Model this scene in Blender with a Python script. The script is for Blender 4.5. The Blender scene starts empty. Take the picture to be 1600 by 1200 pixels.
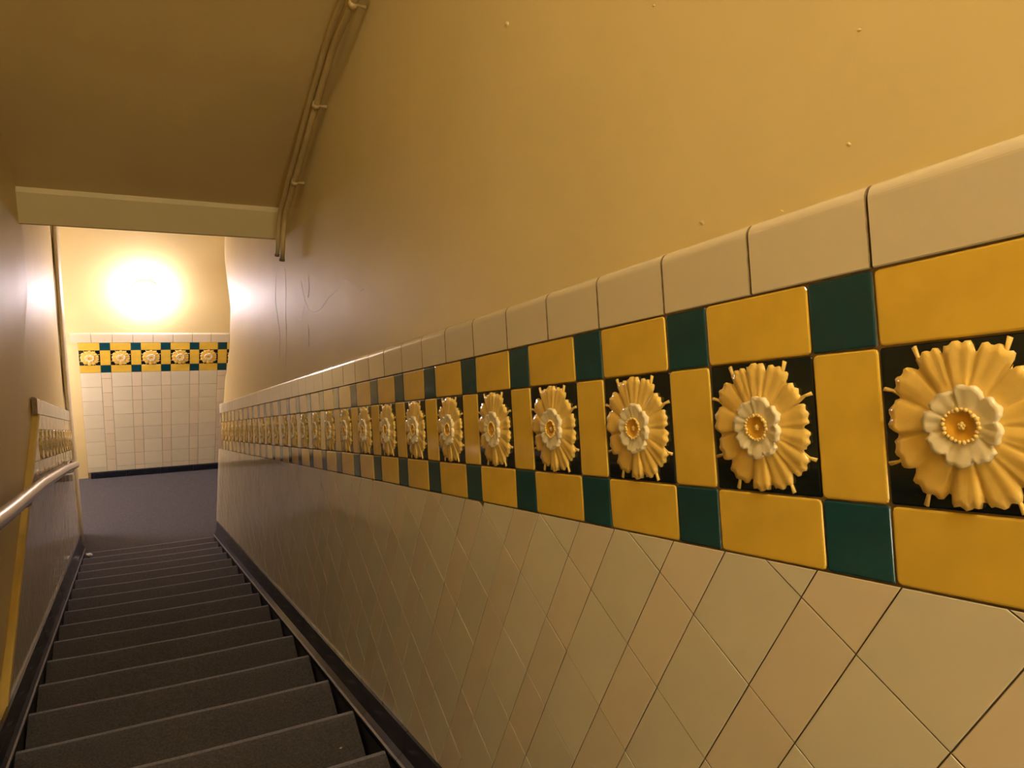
import bpy, bmesh, math, random
from mathutils import Vector, Matrix, noise
random.seed(7)
SC = bpy.context.scene
COL = SC.collection

# ------------------------------------------------------------------ camera, world, exposure
cam_d = bpy.data.cameras.new('camera')
cam = bpy.data.objects.new('camera', cam_d)
COL.objects.link(cam)
SC.camera = cam
cam_d.sensor_fit = 'HORIZONTAL'
cam_d.sensor_width = 36.0
cam_d.lens = 1101.19 / 1600 * 36.0
cam_d.clip_start = 0.02
c_right = Vector((0.88111906, -0.41626129, 0.22440084))
c_down = Vector((-0.03307925, -0.52761735, -0.84883785))
c_fwd = Vector((0.47173612, 0.74050420, -0.47866331))
m = Matrix.Identity(4)
for i in range(3):
    m[i][0] = c_right[i]
    m[i][1] = -c_down[i]
    m[i][2] = -c_fwd[i]
m.translation = Vector((-0.62538, -0.24069, 0.39748))
cam.matrix_world = m

world = bpy.data.worlds.new('world')
SC.world = world
world.use_nodes = True
world.node_tree.nodes['Background'].inputs[0].default_value = (1.0, 0.75, 0.45, 1)
world.node_tree.nodes['Background'].inputs[1].default_value = 0.02

SC.view_settings.view_transform = 'Standard'
SC.view_settings.look = 'None'
SC.view_settings.gamma = 1.0
SC.view_settings.use_curve_mapping = False
SC.view_settings.exposure = 0.0

LANDING_LAMP = (1.0, 0.85, 0.93, 1)      # pinkish white globe on the landing wall
LANDING_POWER = 82.0
WING_FILL_COLOR = (0.94, 0.86, 1.0, 1)        # unseen fill light added round the corner of the landing
WING_FILL_POWER = 72.0
UPPER_LAMP = (1.0, 0.94, 0.80, 1)        # warm lamp at the head of the stairs
UPPER_POWER = 120.0
HALL_FILL_POWER = 155.0  # strength of the unseen fill light added behind the camera

# ------------------------------------------------------------------ frame of the place
TH = math.radians(35.3)
CT, ST = math.cos(TH), math.sin(TH)
NOSE_Y0, NOSE_Z0, GOING, RISER = 0.8303, -1.49085, 0.26806, 0.19404
LAST = 15
FLOOR_Z = NOSE_Z0 - RISER * (LAST + 1)
BACK_Y = 6.07
R_END = 5.07
L_END = 5.20
Y_NEAR = -2.7
CEIL_Z = 2.7
SKIRT_V = -0.668
COPE_V = 0.385
HL = Vector((-0.0177, 1.0, 0)).normalized()      # the left wall is slightly out of parallel
LO = Vector((-0.991, 0, 0))


def n_left(y):
    return -0.991 - 0.0177 * y


def frame(o, ex, ey, ez):
    mt = Matrix.Identity(4)
    for i in range(3):
        mt[i][0], mt[i][1], mt[i][2] = ex[i], ey[i], ez[i]
    mt.translation = o
    return mt


U = Vector((0, CT, -ST))
V = Vector((0, ST, CT))
FR = frame(Vector((0, 0, 0)), -U, V, Vector((-1, 0, 0)))           # right wall: x = -u, y = v, z into the room
UL = HL * CT + Vector((0, 0, -ST))
VL = HL * ST + Vector((0, 0, CT))
FL = frame(LO, UL, VL, UL.cross(VL))                                # left wall: x = u, y = v
FB = frame(Vector((0, BACK_Y, 0)), Vector((1, 0, 0)), Vector((0, 0, 1)), Vector((0, -1, 0)))

# ------------------------------------------------------------------ materials
MATS = {}


def mat(name, col, rough=0.5, metal=0.0, var=0.0, var_scale=8.0, bump=0.0, bump_scale=20.0, bump_dist=0.002,
        coat=0.0, rnd=0.0, sheen=0.0, spec=0.5, col2=None, detail=3.0):
    mt = bpy.data.materials.new(name)
    mt.use_nodes = True
    nt = mt.node_tree
    b = nt.nodes['Principled BSDF']
    b.inputs['Roughness'].default_value = rough
    b.inputs['Metallic'].default_value = metal
    b.inputs['Coat Weight'].default_value = coat
    b.inputs['Coat Roughness'].default_value = 0.04
    b.inputs['Specular IOR Level'].default_value = spec
    if sheen:
        b.inputs['Sheen Weight'].default_value = sheen
        b.inputs['Sheen Roughness'].default_value = 0.5
    tc = nt.nodes.new('ShaderNodeTexCoord')
    src = None
    if var or col2:
        n = nt.nodes.new('ShaderNodeTexNoise')
        n.inputs['Scale'].default_value = var_scale
        n.inputs['Detail'].default_value = detail
        nt.links.new(tc.outputs['Object'], n.inputs['Vector'])
        r = nt.nodes.new('ShaderNodeValToRGB')
        r.color_ramp.elements[0].position = 0.3
        r.color_ramp.elements[1].position = 0.7
        a = tuple(max(0, x * (1 - var)) for x in col) if not col2 else col2
        r.color_ramp.elements[0].color = (*a, 1)
        r.color_ramp.elements[1].color = (*tuple(min(1, x * (1 + (0 if col2 else var))) for x in col), 1)
        nt.links.new(n.outputs['Fac'], r.inputs['Fac'])
        src = r.outputs['Color']
    if rnd:
        oi = nt.nodes.new('ShaderNodeObjectInfo')
        mr = nt.nodes.new('ShaderNodeMapRange')
        mr.inputs['To Min'].default_value = 1 - rnd
        mr.inputs['To Max'].default_value = 1 + rnd
        nt.links.new(oi.outputs['Random'], mr.inputs['Value'])
        hs = nt.nodes.new('ShaderNodeHueSaturation')
        nt.links.new(mr.outputs['Result'], hs.inputs['Value'])
        if src:
            nt.links.new(src, hs.inputs['Color'])
        else:
            hs.inputs['Color'].default_value = (*col, 1)
        src = hs.outputs['Color']
    if src:
        nt.links.new(src, b.inputs['Base Color'])
    else:
        b.inputs['Base Color'].default_value = (*col, 1)
    if bump:
        n = nt.nodes.new('ShaderNodeTexNoise')
        n.inputs['Scale'].default_value = bump_scale
        n.inputs['Detail'].default_value = detail
        nt.links.new(tc.outputs['Object'], n.inputs['Vector'])
        bp = nt.nodes.new('ShaderNodeBump')
        bp.inputs['Strength'].default_value = bump
        bp.inputs['Distance'].default_value = bump_dist
        nt.links.new(n.outputs['Fac'], bp.inputs['Height'])
        nt.links.new(bp.outputs['Normal'], b.inputs['Normal'])
    MATS[name] = mt
    return mt


def emit(name, col, power):
    mt = bpy.data.materials.new(name)
    mt.use_nodes = True
    b = mt.node_tree.nodes['Principled BSDF']
    b.inputs['Base Color'].default_value = (0.9, 0.88, 0.85, 1)
    b.inputs['Emission Color'].default_value = col
    b.inputs['Emission Strength'].default_value = power
    MATS[name] = mt
    return mt


mat('plaster', (0.75, 0.61, 0.30), spec=0.26, rough=0.5, var=0.05, var_scale=1.6, bump=0.35, bump_scale=2.4, bump_dist=0.012, detail=6)
mat('soffit_paint', (0.76, 0.58, 0.26), rough=0.55, var=0.05, var_scale=2.0, bump=0.25, bump_scale=4.0, bump_dist=0.006)
mat('beam_paint', (0.64, 0.52, 0.25), rough=0.5, var=0.04, var_scale=3.0, bump=0.2, bump_scale=6.0, bump_dist=0.004)
mat('ledge_paint', (0.72, 0.50, 0.13), rough=0.4, var=0.06, var_scale=6.0)
mat('grout', (0.24, 0.165, 0.085), rough=0.9, var=0.35, var_scale=60)
mat('cream_tile', (0.70, 0.64, 0.47), rough=0.06, rnd=0.04, var=0.02, var_scale=9, bump=0.035, bump_scale=16, bump_dist=0.003)
mat('pink_tile', (0.72, 0.62, 0.445), rough=0.06, rnd=0.05, var=0.02, var_scale=9, bump=0.035, bump_scale=16, bump_dist=0.003)
mat('coping_glaze', (0.70, 0.61, 0.43), rough=0.16, rnd=0.025, var=0.02, var_scale=7, bump=0.06, bump_scale=14, bump_dist=0.003)
mat('yellow_tile', (0.75, 0.49, 0.06), rough=0.12, rnd=0.07, var=0.06, var_scale=22, bump=0.10, bump_scale=18, bump_dist=0.003)
mat('green_tile', (0.006, 0.055, 0.070), rough=0.10, rnd=0.15, var=0.12, var_scale=14, bump=0.08, bump_scale=16, bump_dist=0.003)
mat('black_tile', (0.004, 0.010, 0.012), rough=0.08, bump=0.08, bump_scale=16, bump_dist=0.003)
mat('petal_yellow', (0.80, 0.54, 0.13), rough=0.11, var=0.10, var_scale=40)
mat('petal_cream', (0.78, 0.67, 0.41), rough=0.11, var=0.06, var_scale=40)
mat('flower_heart', (0.70, 0.36, 0.03), rough=0.14)
mat('bead_yellow', (0.86, 0.62, 0.20), rough=0.15)
mat('navy_tile', (0.010, 0.012, 0.022), rough=0.16, var=0.2, var_scale=20, bump=0.08, bump_scale=12, bump_dist=0.004)
mat('edge_highlight', (0.26, 0.24, 0.27), rough=0.3)  # pale grey: the highlight along the skirting lip is painted in
mat('lit_corner_paint', (0.78, 0.68, 0.48), rough=0.45, var=0.05, var_scale=5, spec=0.3)  # paler than the plaster: lamplight on the rounded corner painted in
mat('stringer_paint', (0.010, 0.011, 0.018), rough=0.4)
mat('worn_lit_carpet', (0.25, 0.225, 0.27), rough=1.0, col2=(0.13, 0.118, 0.14), var_scale=170, bump=0.9, bump_scale=420, bump_dist=0.004, sheen=0.25, spec=0.1, detail=5)  # worn pile, with the lamp's bright line on the nosings painted in
mat('carpet', (0.112, 0.100, 0.112), rough=1.0, col2=(0.052, 0.046, 0.052), var_scale=150, bump=0.9, bump_scale=420, bump_dist=0.004, sheen=0.25, spec=0.1, detail=5)
mat('rail_metal', (0.62, 0.56, 0.54), rough=0.22, metal=0.85, bump=0.1, bump_scale=10, bump_dist=0.003)
mat('pipe_paint', (0.56, 0.42, 0.18), rough=0.42, var=0.06, var_scale=20)
mat('pipe_end', (0.12, 0.08, 0.03), rough=0.7)
mat('white_scrap', (0.85, 0.83, 0.80), rough=0.9)
mat('lamp_base', (0.75, 0.72, 0.68), rough=0.4)
mat('clip_metal', (0.25, 0.26, 0.28), rough=0.4, metal=0.8)
mat('crack_paint', (0.95, 0.91, 0.84), rough=0.4)
emit('landing_glow', LANDING_LAMP, LANDING_POWER)
emit('wing_fill_glow', WING_FILL_COLOR, WING_FILL_POWER)
emit('hall_fill_glow', UPPER_LAMP, HALL_FILL_POWER)
emit('upper_glow', UPPER_LAMP, UPPER_POWER)

# ------------------------------------------------------------------ helpers


def obj(name, me, material=None, parent=None, mw=None, smooth=False):
    if isinstance(me, bmesh.types.BMesh):
        bm = me
        bmesh.ops.recalc_face_normals(bm, faces=bm.faces)
        me = bpy.data.meshes.new(name)
        bm.to_mesh(me)
        bm.free()
    if material and not me.materials:
        me.materials.append(MATS[material])
    if smooth:
        me.polygons.foreach_set('use_smooth', [True] * len(me.polygons))
    o = bpy.data.objects.new(name, me)
    COL.objects.link(o)
    if parent:
        o.parent = parent
    if mw is not None:
        o.matrix_local = mw
    return o


def struct(o, label=None):
    o['kind'] = 'structure'
    if label:
        o['label'] = label
    return o


def tag(o, label, cat, group=None):
    o['label'] = label
    o['category'] = cat
    if group:
        o['group'] = group
    return o


def empty(name, loc):
    o = bpy.data.objects.new(name, None)
    o.empty_display_size = 0.1
    COL.objects.link(o)
    o.location = loc
    return o


def mesh(name, verts, faces, mats, idx=None, smooth=None):
    me = bpy.data.meshes.new(name)
    me.from_pydata([tuple(v) for v in verts], [], faces)
    for a in mats:
        me.materials.append(MATS[a])
    if idx:
        me.polygons.foreach_set('material_index', idx)
    if smooth:
        me.polygons.foreach_set('use_smooth', [True] * len(me.polygons))
    me.update()
    return me


def box_bm(bm, x0, x1, y0, y1, z0, z1):
    vs = [bm.verts.new(p) for p in ((x0, y0, z0), (x1, y0, z0), (x1, y1, z0), (x0, y1, z0),
                                    (x0, y0, z1), (x1, y0, z1), (x1, y1, z1), (x0, y1, z1))]
    for f in ((0, 3, 2, 1), (4, 5, 6, 7), (0, 1, 5, 4), (1, 2, 6, 5), (2, 3, 7, 6), (3, 0, 4, 7)):
        bm.faces.new([vs[i] for i in f])


def prism(poly, axis, a0, a1):
    """poly in (y,z) extruded along x (axis='x')"""
    bm = bmesh.new()
    A = [bm.verts.new((a0, p[0], p[1])) for p in poly]
    B = [bm.verts.new((a1, p[0], p[1])) for p in poly]
    n = len(poly)
    bm.faces.new(A)
    bm.faces.new(B[::-1])
    for i in range(n):
        j = (i + 1) % n
        bm.faces.new((A[i], B[i], B[j], A[j]))
    return bm


def tube_bm(bm, pts, r, seg=12, caps=True):
    pts = [Vector(p) for p in pts]
    rings = []
    up = None
    for i, p in enumerate(pts):
        t = (pts[min(i + 1, len(pts) - 1)] - pts[max(i - 1, 0)]).normalized()
        if up is None:
            up = Vector((1, 0, 0)) if abs(t.x) < 0.8 else Vector((0, 0, 1))
        a = (up - t * up.dot(t)).normalized()
        b = t.cross(a)
        up = a
        rr = r[i] if isinstance(r, (list, tuple)) else r
        rings.append([bm.verts.new(p + (a * math.cos(k * 2 * math.pi / seg) + b * math.sin(k * 2 * math.pi / seg)) * rr)
                      for k in range(seg)])
    for A, B in zip(rings, rings[1:]):
        for k in range(seg):
            bm.faces.new((A[k], A[(k + 1) % seg], B[(k + 1) % seg], B[k]))
    if caps:
        bm.faces.new(rings[0][::-1])
        bm.faces.new(rings[-1])
    return rings


def round_path(pts, r, n=5):
    pts = [Vector(p) for p in pts]
    out = [pts[0]]
    for a, b, c in zip(pts, pts[1:], pts[2:]):
        p0 = b + (a - b).normalized() * min(r, (a - b).length * 0.45)
        p1 = b + (c - b).normalized() * min(r, (c - b).length * 0.45)
        for i in range(n + 1):
            t = i / n
            out.append(p0 * (1 - t) ** 2 + b * 2 * t * (1 - t) + p1 * t * t)
    out.append(pts[-1])
    return out


def lathe_bm(bm, prof, seg=24, sx=1.0, sy=1.0):
    """profile of (r,z), around z"""
    rings = []
    for r, z in prof:
        if r < 1e-6:
            rings.append([bm.verts.new((0, 0, z))])
        else:
            rings.append([bm.verts.new((r * sx * math.cos(k * 2 * math.pi / seg), r * sy * math.sin(k * 2 * math.pi / seg), z)) for k in range(seg)])
    for A, B in zip(rings, rings[1:]):
        for k in range(seg):
            k2 = (k + 1) % seg
            if len(A) == 1 and len(B) == 1:
                continue
            if len(A) == 1:
                bm.faces.new((A[0], B[k], B[k2]))
            elif len(B) == 1:
                bm.faces.new((A[k], A[k2], B[0]))
            else:
                bm.faces.new((A[k], A[k2], B[k2], B[k]))


def clip(poly, a, b, d):
    """keep a*x + b*y <= d of a convex polygon"""
    out = []
    for i, p in enumerate(poly):
        q = poly[(i + 1) % len(poly)]
        fp, fq = a * p[0] + b * p[1] - d, a * q[0] + b * q[1] - d
        if fp <= 0:
            out.append(p)
        if fp * fq < 0:
            t = fp / (fp - fq)
            out.append((p[0] + (q[0] - p[0]) * t, p[1] + (q[1] - p[1]) * t))
    return out


def area(poly):
    return 0.5 * sum(poly[i - 1][0] * poly[i][1] - poly[i][0] * poly[i - 1][1] for i in range(len(poly)))


def inset(poly, d):
    """offset a convex ccw polygon inwards"""
    n = len(poly)
    ls = []
    for i in range(n):
        p, q = poly[i], poly[(i + 1) % n]
        ex, ey = q[0] - p[0], q[1] - p[1]
        l = math.hypot(ex, ey)
        nx, ny = -ey / l, ex / l
        ls.append((nx, ny, nx * p[0] + ny * p[1] + d))
    out = []
    for i in range(n):
        a, b = ls[i - 1], ls[i]
        det = a[0] * b[1] - a[1] * b[0]
        if abs(det) < 1e-9:
            out.append((poly[i][0] + a[0] * d, poly[i][1] + a[1] * d))
        else:
            out.append(((a[2] * b[1] - b[2] * a[1]) / det, (a[0] * b[2] - b[0] * a[2]) / det))
    return out


def clean(poly, eps=0.0012):
    out = []
    for p in poly:
        if not out or math.hypot(p[0] - out[-1][0], p[1] - out[-1][1]) > eps:
            out.append(p)
    while len(out) > 1 and math.hypot(out[0][0] - out[-1][0], out[0][1] - out[-1][1]) <= eps:
        out.pop()
    return out


def tile_geo(poly, t, b=0.0022, tilt=(0, 0), z0=0.0):
    """glazed tile on a convex ccw polygon: side, softened edge, flat face; returns verts, faces"""
    cx = sum(p[0] for p in poly) / len(poly)
    cy = sum(p[1] for p in poly) / len(poly)
    rings = [(poly, z0), (poly, t - b * 0.7), (inset(poly, b * 0.35), t - b * 0.2), (inset(poly, b), t)]
    vs, fs = [], []
    n = len(poly)
    for ring, z in rings:
        for p in ring:
            dz = ((p[0] - cx) * tilt[0] + (p[1] - cy) * tilt[1]) if z > z0 else 0
            vs.append((p[0], p[1], z + dz))
    for k in range(3):
        for i in range(n):
            j = (i + 1) % n
            fs.append((k * n + i, k * n + j, (k + 1) * n + j, (k + 1) * n + i))
    fs.append(tuple(range(3 * n, 4 * n)))
    return vs, fs


def side_idx(faces, main=0, side=1):
    """the sides of a tile sit in the grout"""
    n = (len(faces) - 1) // 3
    return [side] * n + [main] * (len(faces) - n)


def rrect(w, h, r, seg=2):
    pts = []
    for cx, cy, a0 in ((w / 2 - r, -h / 2 + r, -90), (w / 2 - r, h / 2 - r, 0), (-w / 2 + r, h / 2 - r, 90), (-w / 2 + r, -h / 2 + r, 180)):
        for k in range(seg + 1):
            a = math.radians(a0 + 90 * k / seg)
            pts.append((cx + r * math.cos(a), cy + r * math.sin(a)))
    return pts


def tile_mesh(name, w, h, t, material, r=0.0025):
    v, f = tile_geo(rrect(w, h, r), t)
    return mesh(name, v, f, [material, 'grout'], side_idx(f))


def place(o_name, me, parent, fr, x, y, z, tilt=0.006, rot=0.0, sc=None):
    mt = fr @ Matrix.Translation((x, y, z)) @ Matrix.Rotation(random.gauss(0, tilt), 4, 'X') @ Matrix.Rotation(random.gauss(0, tilt), 4, 'Y')
    if rot:
        mt = mt @ Matrix.Rotation(rot, 4, 'Z')
    if sc:
        mt = mt @ Matrix.Diagonal((sc[0], sc[1], sc[2], 1))
    return obj(o_name, me, None, parent, mt)


# ------------------------------------------------------------------ the shell
# landing and upper floor
bm = bmesh.new()
box_bm(bm, -2.2, 0.95, NOSE_Y0 + GOING * LAST - 0.02, BACK_Y + 0.15, FLOOR_Z - 0.2, FLOOR_Z)
box_bm(bm, -2.2, -1.10, 4.28, NOSE_Y0 + GOING * LAST - 0.02, FLOOR_Z - 0.2, FLOOR_Z)
floor = struct(obj('floor', bm, 'carpet'), 'grey blue carpet on the landing at the foot of the stairs')

K0 = -6
UP_Y = NOSE_Y0 + GOING * (K0 - 1)
UP_Z = NOSE_Z0 - RISER * (K0 - 1)
bm = bmesh.new()
box_bm(bm, -1.3, 0.25, Y_NEAR - 0.1, UP_Y, UP_Z - 0.2, UP_Z)
struct(obj('floor', bm, 'carpet'), 'carpeted upper floor at the head of the stairs')

# back wall of the landing
bm = bmesh.new()
box_bm(bm, -2.2, 0.95, BACK_Y + 0.008, BACK_Y + 0.15, FLOOR_Z, -0.75)
wall_back = struct(obj('wall_back', bm, 'plaster'), 'yellow painted end wall of the landing with a tiled dado')
# ends of the landing and the wall behind the camera
bm = bmesh.new()
box_bm(bm, 0.95, 1.07, 4.4, BACK_Y + 0.15, FLOOR_Z, -0.75)
struct(obj('wall_landing_right', bm, 'plaster'))
bm = bmesh.new()
box_bm(bm, -2.32, -2.2, 4.28, BACK_Y + 0.15, FLOOR_Z, -0.75)
box_bm(bm, -2.2, -1.25, 4.28, 4.4, FLOOR_Z, -0.75)
struct(obj('wall_landing_left', bm, 'plaster'))
bm = bmesh.new()
box_bm(bm, -1.4, 0.4, Y_NEAR - 0.12, Y_NEAR, UP_Z - 0.2, CEIL_Z + 0.1)
struct(obj('wall_near', bm, 'plaster'))

# ceiling: sloping underside of the flight above, downstand beam, flat ceilings
SOF = [(2.22, 0.248), (3.10, -0.746)]
ss = (SOF[1][1] - SOF[0][1]) / (SOF[1][0] - SOF[0][0])
y_top = SOF[0][0] + (CEIL_Z - SOF[0][1]) / ss
ceiling = struct(obj('ceiling', prism([(Y_NEAR - 0.1, CEIL_Z), (y_top, CEIL_Z), (y_top, CEIL_Z + 0.12), (Y_NEAR - 0.1, CEIL_Z + 0.12)], 'x', -1.25, 0.25), 'plaster'))
obj('soffit', prism([(y_top, CEIL_Z), (SOF[1][0] + 0.02, SOF[1][1] - 0.02), (SOF[1][0] + 0.14, SOF[1][1] - 0.02), (y_top + 0.14, CEIL_Z)], 'x', -1.25, 0.03), 'soffit_paint', ceiling)
bm = prism([(3.068, -0.74), (3.062, -0.868), (3.068, -0.875), (3.30, -0.875), (3.30, -0.70), (3.10, -0.70)], 'x', -1.25, 0.03)
obj('beam', bm, 'beam_paint', ceiling)
bm = bmesh.new()
box_bm(bm, -2.32, 1.07, 3.30, BACK_Y + 0.15, -0.85, -0.73)
obj('landing_ceiling', bm, 'plaster', ceiling)


# ------------------------------------------------------------------ right wall
def cope_z(y):
    """height of the top of the sloping coping at y"""
    u = (y - COPE_V * ST) / CT
    return -u * ST + COPE_V * CT


def lerp_table(tab, x):
    if x <= tab[0][0]:
        return tab[0][1]
    for (a, va), (b, vb) in zip(tab, tab[1:]):
        if x <= b:
            t = (x - a) / (b - a)
            t = t * t * (3 - 2 * t)
            return va + (vb - va) * t
    return tab[-1][1]


R_EDGE = [(-3.2, 5.07), (-2.9, 4.98), (-2.35, 4.78), (-2.1, 4.80), (-1.80, 5.25), (-0.8, 5.40)]
L_EDGE = [(-3.3, 5.20), (-2.75, 5.28), (-2.2, 5.34), (-1.9, 5.5), (-0.8, 5.6)]


def smooth01(t):
    t = max(0.0, min(1.0, t))
    return t * t * (3 - 2 * t)


def plaster_grid(side):
    """upper plaster of a stair wall: uneven sheet with a rounded far corner and return"""
    r = 0.07
    na, nz, nr = 96, 60, 6
    verts, faces = [], []
    ncol = na + 1 + nr + (1 if side == 'R' else 2)
    for j in range(nz + 1):
        w = j / nz
        for i in range(ncol):
            a = min(i, na) / na
            yg = Y_NEAR + (R_END - Y_NEAR) * a
            if side == 'R':
                zb = cope_z(yg) - 0.02
            else:
                zb = max(-1.0 - 0.724 * (yg + 0.5) - 0.55, FLOOR_Z) - 0.12 if yg < 4.6 else FLOOR_Z
            zt = CEIL_Z + 0.05 if yg < 2.0 else CEIL_Z + 0.05 - (CEIL_Z + 0.78) * min(1, (yg - 2.0) / 1.2)
            y = yg
            fa = smooth01((yg - 3.7) / (R_END - 3.7))
            for _ in range(8):
                if side == 'R':
                    zb = max(cope_z(y), cope_z(R_END)) - 0.02
                z = zb + (zt - zb) * w
                ye = lerp_table(R_EDGE if side == 'R' else L_EDGE, z)
                y = 0.5 * y + 0.5 * (yg + (ye - r - R_END) * fa)
            # surface offset into the room (old uneven plaster)
            un = 0.006 * noise.noise(Vector((y * 0.9, z * 0.9, 3.1))) + 0.0022 * noise.noise(Vector((y * 3.1, z * 3.1, 7.7)))
            dn = 0.0
            if i == na + nr + 2:
                dn, y = 0.22, 4.38
            elif i > na + nr:
                dn, y = (0.9 if side == 'R' else 0.22), ye
            elif i > na:
                t = (i - na) / nr * math.pi / 2
                y = ye - r + r * math.sin(t)
                dn = r * (1 - math.cos(t))
            if side == 'R':
                x = 0.012 + un + dn
            else:
                bul = 0.052 * smooth01((3.32 - y) / 0.14) * smooth01((z + 1.62) / 0.5)
                x = n_left(y) - 0.026 + bul - un - dn
            verts.append((x, y, z))
    for j in range(nz):
        for i in range(ncol - 1):
            p = j * ncol + i
            f = (p, p + 1, p + ncol + 1, p + ncol)
            faces.append(f if side == 'L' else f[::-1])
    # give it a back so that it is a solid wall
    me = mesh('plaster', verts, faces, ['plaster'], smooth=True)
    return me


# lower body of the right wall (behind the tiles) with a grouted face
poly = [(Y_NEAR, cope_z(Y_NEAR) - 0.02), (R_END - 0.004, cope_z(R_END) - 0.02), (R_END - 0.004, FLOOR_Z), (4.6, FLOOR_Z), (Y_NEAR, -0.4)]
wall_right = struct(obj('wall_right', prism(poly, 'x', 0.0035, 0.9), 'grout'), 'yellow plaster stair wall above a tiled dado with a band of relief flowers')
obj('plaster', plaster_grid('R'), None, wall_right)

G = 0.0018                       # joint
T = 0.0085                       # tile thickness
ZT = -T                          # frieze faces lie in the plane of the wall
M_green = tile_mesh('green_tile', 0.075 - G, 0.075 - G, T, 'green_tile')
M_yellow = tile_mesh('yellow_tile', 0.15 - G, 0.075 - G, T, 'yellow_tile', 0.005)
M_yellow_up = tile_mesh('upright_yellow_tile', 0.075 - G, 0.15 - G, T, 'yellow_tile', 0.005)
M_flower_bed = tile_mesh('flower_tile', 0.15 - G, 0.15 - G, T - 0.001, 'black_tile')


# relief flower, shared by every flower tile --------------------------------------------------
def petal_sheet(name, r0, petals, lobes, depth, hfun, rin, seg_r, seed, material, zbase):
    rnd = random.Random(seed)
    edges = [0.0]
    for k in range(petals):
        edges.append(edges[-1] + 1 + rnd.uniform(-0.22, 0.22))
    edges = [e / edges[-1] * 2 * math.pi for e in edges]
    scale = [1 + rnd.uniform(-0.07, 0.05) for _ in range(petals)]
    skew = [rnd.uniform(-0.25, 0.25) for _ in range(petals)]
    per = 12
    cols = []
    for k in range(petals):
        for q in range(per):
            t = -1 + 2 * (q + 0.5) / per
            th = edges[k] + (edges[k + 1] - edges[k]) * (q + 0.5) / per
            tt = abs(t)
            R = r0 * scale[k] * (1 - depth * tt ** 9 - 0.05 * tt ** 3 - 0.045 * (0.5 - 0.5 * math.cos(lobes * math.pi * (t + skew[k]))))
            cols.append((th, t, R, k))
    n = len(cols)
    verts, faces = [], []
    for i in range(seg_r + 1):
        s = i / seg_r
        for th, t, R, k in cols:
            r = rin + (R - rin) * s
            verts.append((r * math.cos(th), r * math.sin(th), hfun(s, t, r, k)))
    for th, t, R, k in cols:       # rim dropping to the tile
        verts.append((R * 1.004 * math.cos(th), R * 1.004 * math.sin(th), zbase))
    for i in range(seg_r + 1):
        for a in range(n):
            b = (a + 1) % n
            faces.append((i * n + a, (i + 1) * n + a, (i + 1) * n + b, i * n + b))
    me = mesh(name, verts, faces, [material], smooth=True)
    return me


def h_outer(s, t, r, k):
    lift = 0.0046 + 0.0040 * (1 - s) + 0.0016 * math.sin(k * 2.3) * s
    groove = 0.0030 * (abs(t) ** 6) * min(1, s * 1.3)
    ribs = 0.0004 * math.cos(t * 5.5 + k) * s
    return lift - groove + ribs + 0.0016 * s * s * (1 - abs(t) ** 2) + 0.0016 * s * t * (1 if k % 4 else -1) + 0.0007 * s * math.sin(5 * t + k * 1.7)


def h_inner(s, t, r, k):
    cup = 0.0108 + 0.0056 * s ** 1.3
    groove = 0.0028 * (abs(t) ** 6) * min(1, s * 1.5)
    return cup - groove + 0.0011 * s * t * (1 if k % 3 else -1) + 0.0006 * math.cos(t * 6 + k) * s + 0.0008 * math.sin(k * 1.9) * s


M_outer = petal_sheet('outer_petals', 0.0715, 13, 2.9, 0.13, h_outer, 0.022, 7, 4, 'petal_yellow', 0.0)
# the sepal tips that peep out between the petals belong to the same yellow layer
bm = bmesh.new()
bm.from_mesh(M_outer)
for q in range(4):
    for sgn in (-1, 1):
        a = q * math.pi / 2 + sgn * math.radians(27 + (q % 2) * 3)
        d = Vector((math.cos(a), math.sin(a)))
        lim = 0.0722 / max(abs(d.x), abs(d.y))
        n2 = Vector((-d.y, d.x)) * sgn
        pts = [d * 0.055, d * (0.055 + (lim - 0.055) * 0.6) + n2 * 0.001, d * (lim * 0.985) - n2 * 0.0012]
        ring_prev = None
        for p, w in zip(pts, (0.0030, 0.0016, 0.0024)):
            ring = [bm.verts.new((p.x + n2.x * w, p.y + n2.y * w, 0.0)), bm.verts.new((p.x + n2.x * w * .7, p.y + n2.y * w * .7, 0.0034)),
                    bm.verts.new((p.x - n2.x * w * .7, p.y - n2.y * w * .7, 0.0034)), bm.verts.new((p.x - n2.x * w, p.y - n2.y * w, 0.0))]
            if ring_prev:
                for z in range(3):
                    bm.faces.new((ring_prev[z], ring_prev[z + 1], ring[z + 1], ring[z]))
            ring_prev = ring
        bm.faces.new(ring_prev)
bmesh.ops.recalc_face_normals(bm, faces=bm.faces)
bm.to_mesh(M_outer)
bm.free()
M_outer.polygons.foreach_set('use_smooth', [True] * len(M_outer.polygons))
M_inner = petal_sheet('inner_petals', 0.0350, 8, 2.4, 0.20, h_inner, 0.0105, 6, 11, 'petal_cream', 0.006)
bm = bmesh.new()
lathe_bm(bm, [(0.0, 0.0098), (0.006, 0.0096), (0.0108, 0.0112), (0.0128, 0.0135), (0.0150, 0.0130), (0.0158, 0.0104)], 28)
M_heart = bpy.data.meshes.new('flower_heart')
bmesh.ops.recalc_face_normals(bm, faces=bm.faces)
bm.to_mesh(M_heart)
bm.free()
M_heart.materials.append(MATS['flower_heart'])
M_heart.polygons.foreach_set('use_smooth', [True] * len(M_heart.polygons))
bm = bmesh.new()
rb = random.Random(5)
for k in range(24):
    a = k * 2 * math.pi / 24
    rr = 0.0142 + rb.uniform(-0.0006, 0.0008)
    mt = Matrix.Translation((rr * math.cos(a), rr * math.sin(a), 0.0138 + rb.uniform(-.0003, .0005)))
    bmesh.ops.create_icosphere(bm, subdivisions=1, radius=0.0022 * rb.uniform(0.8, 1.25), matrix=mt)
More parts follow.
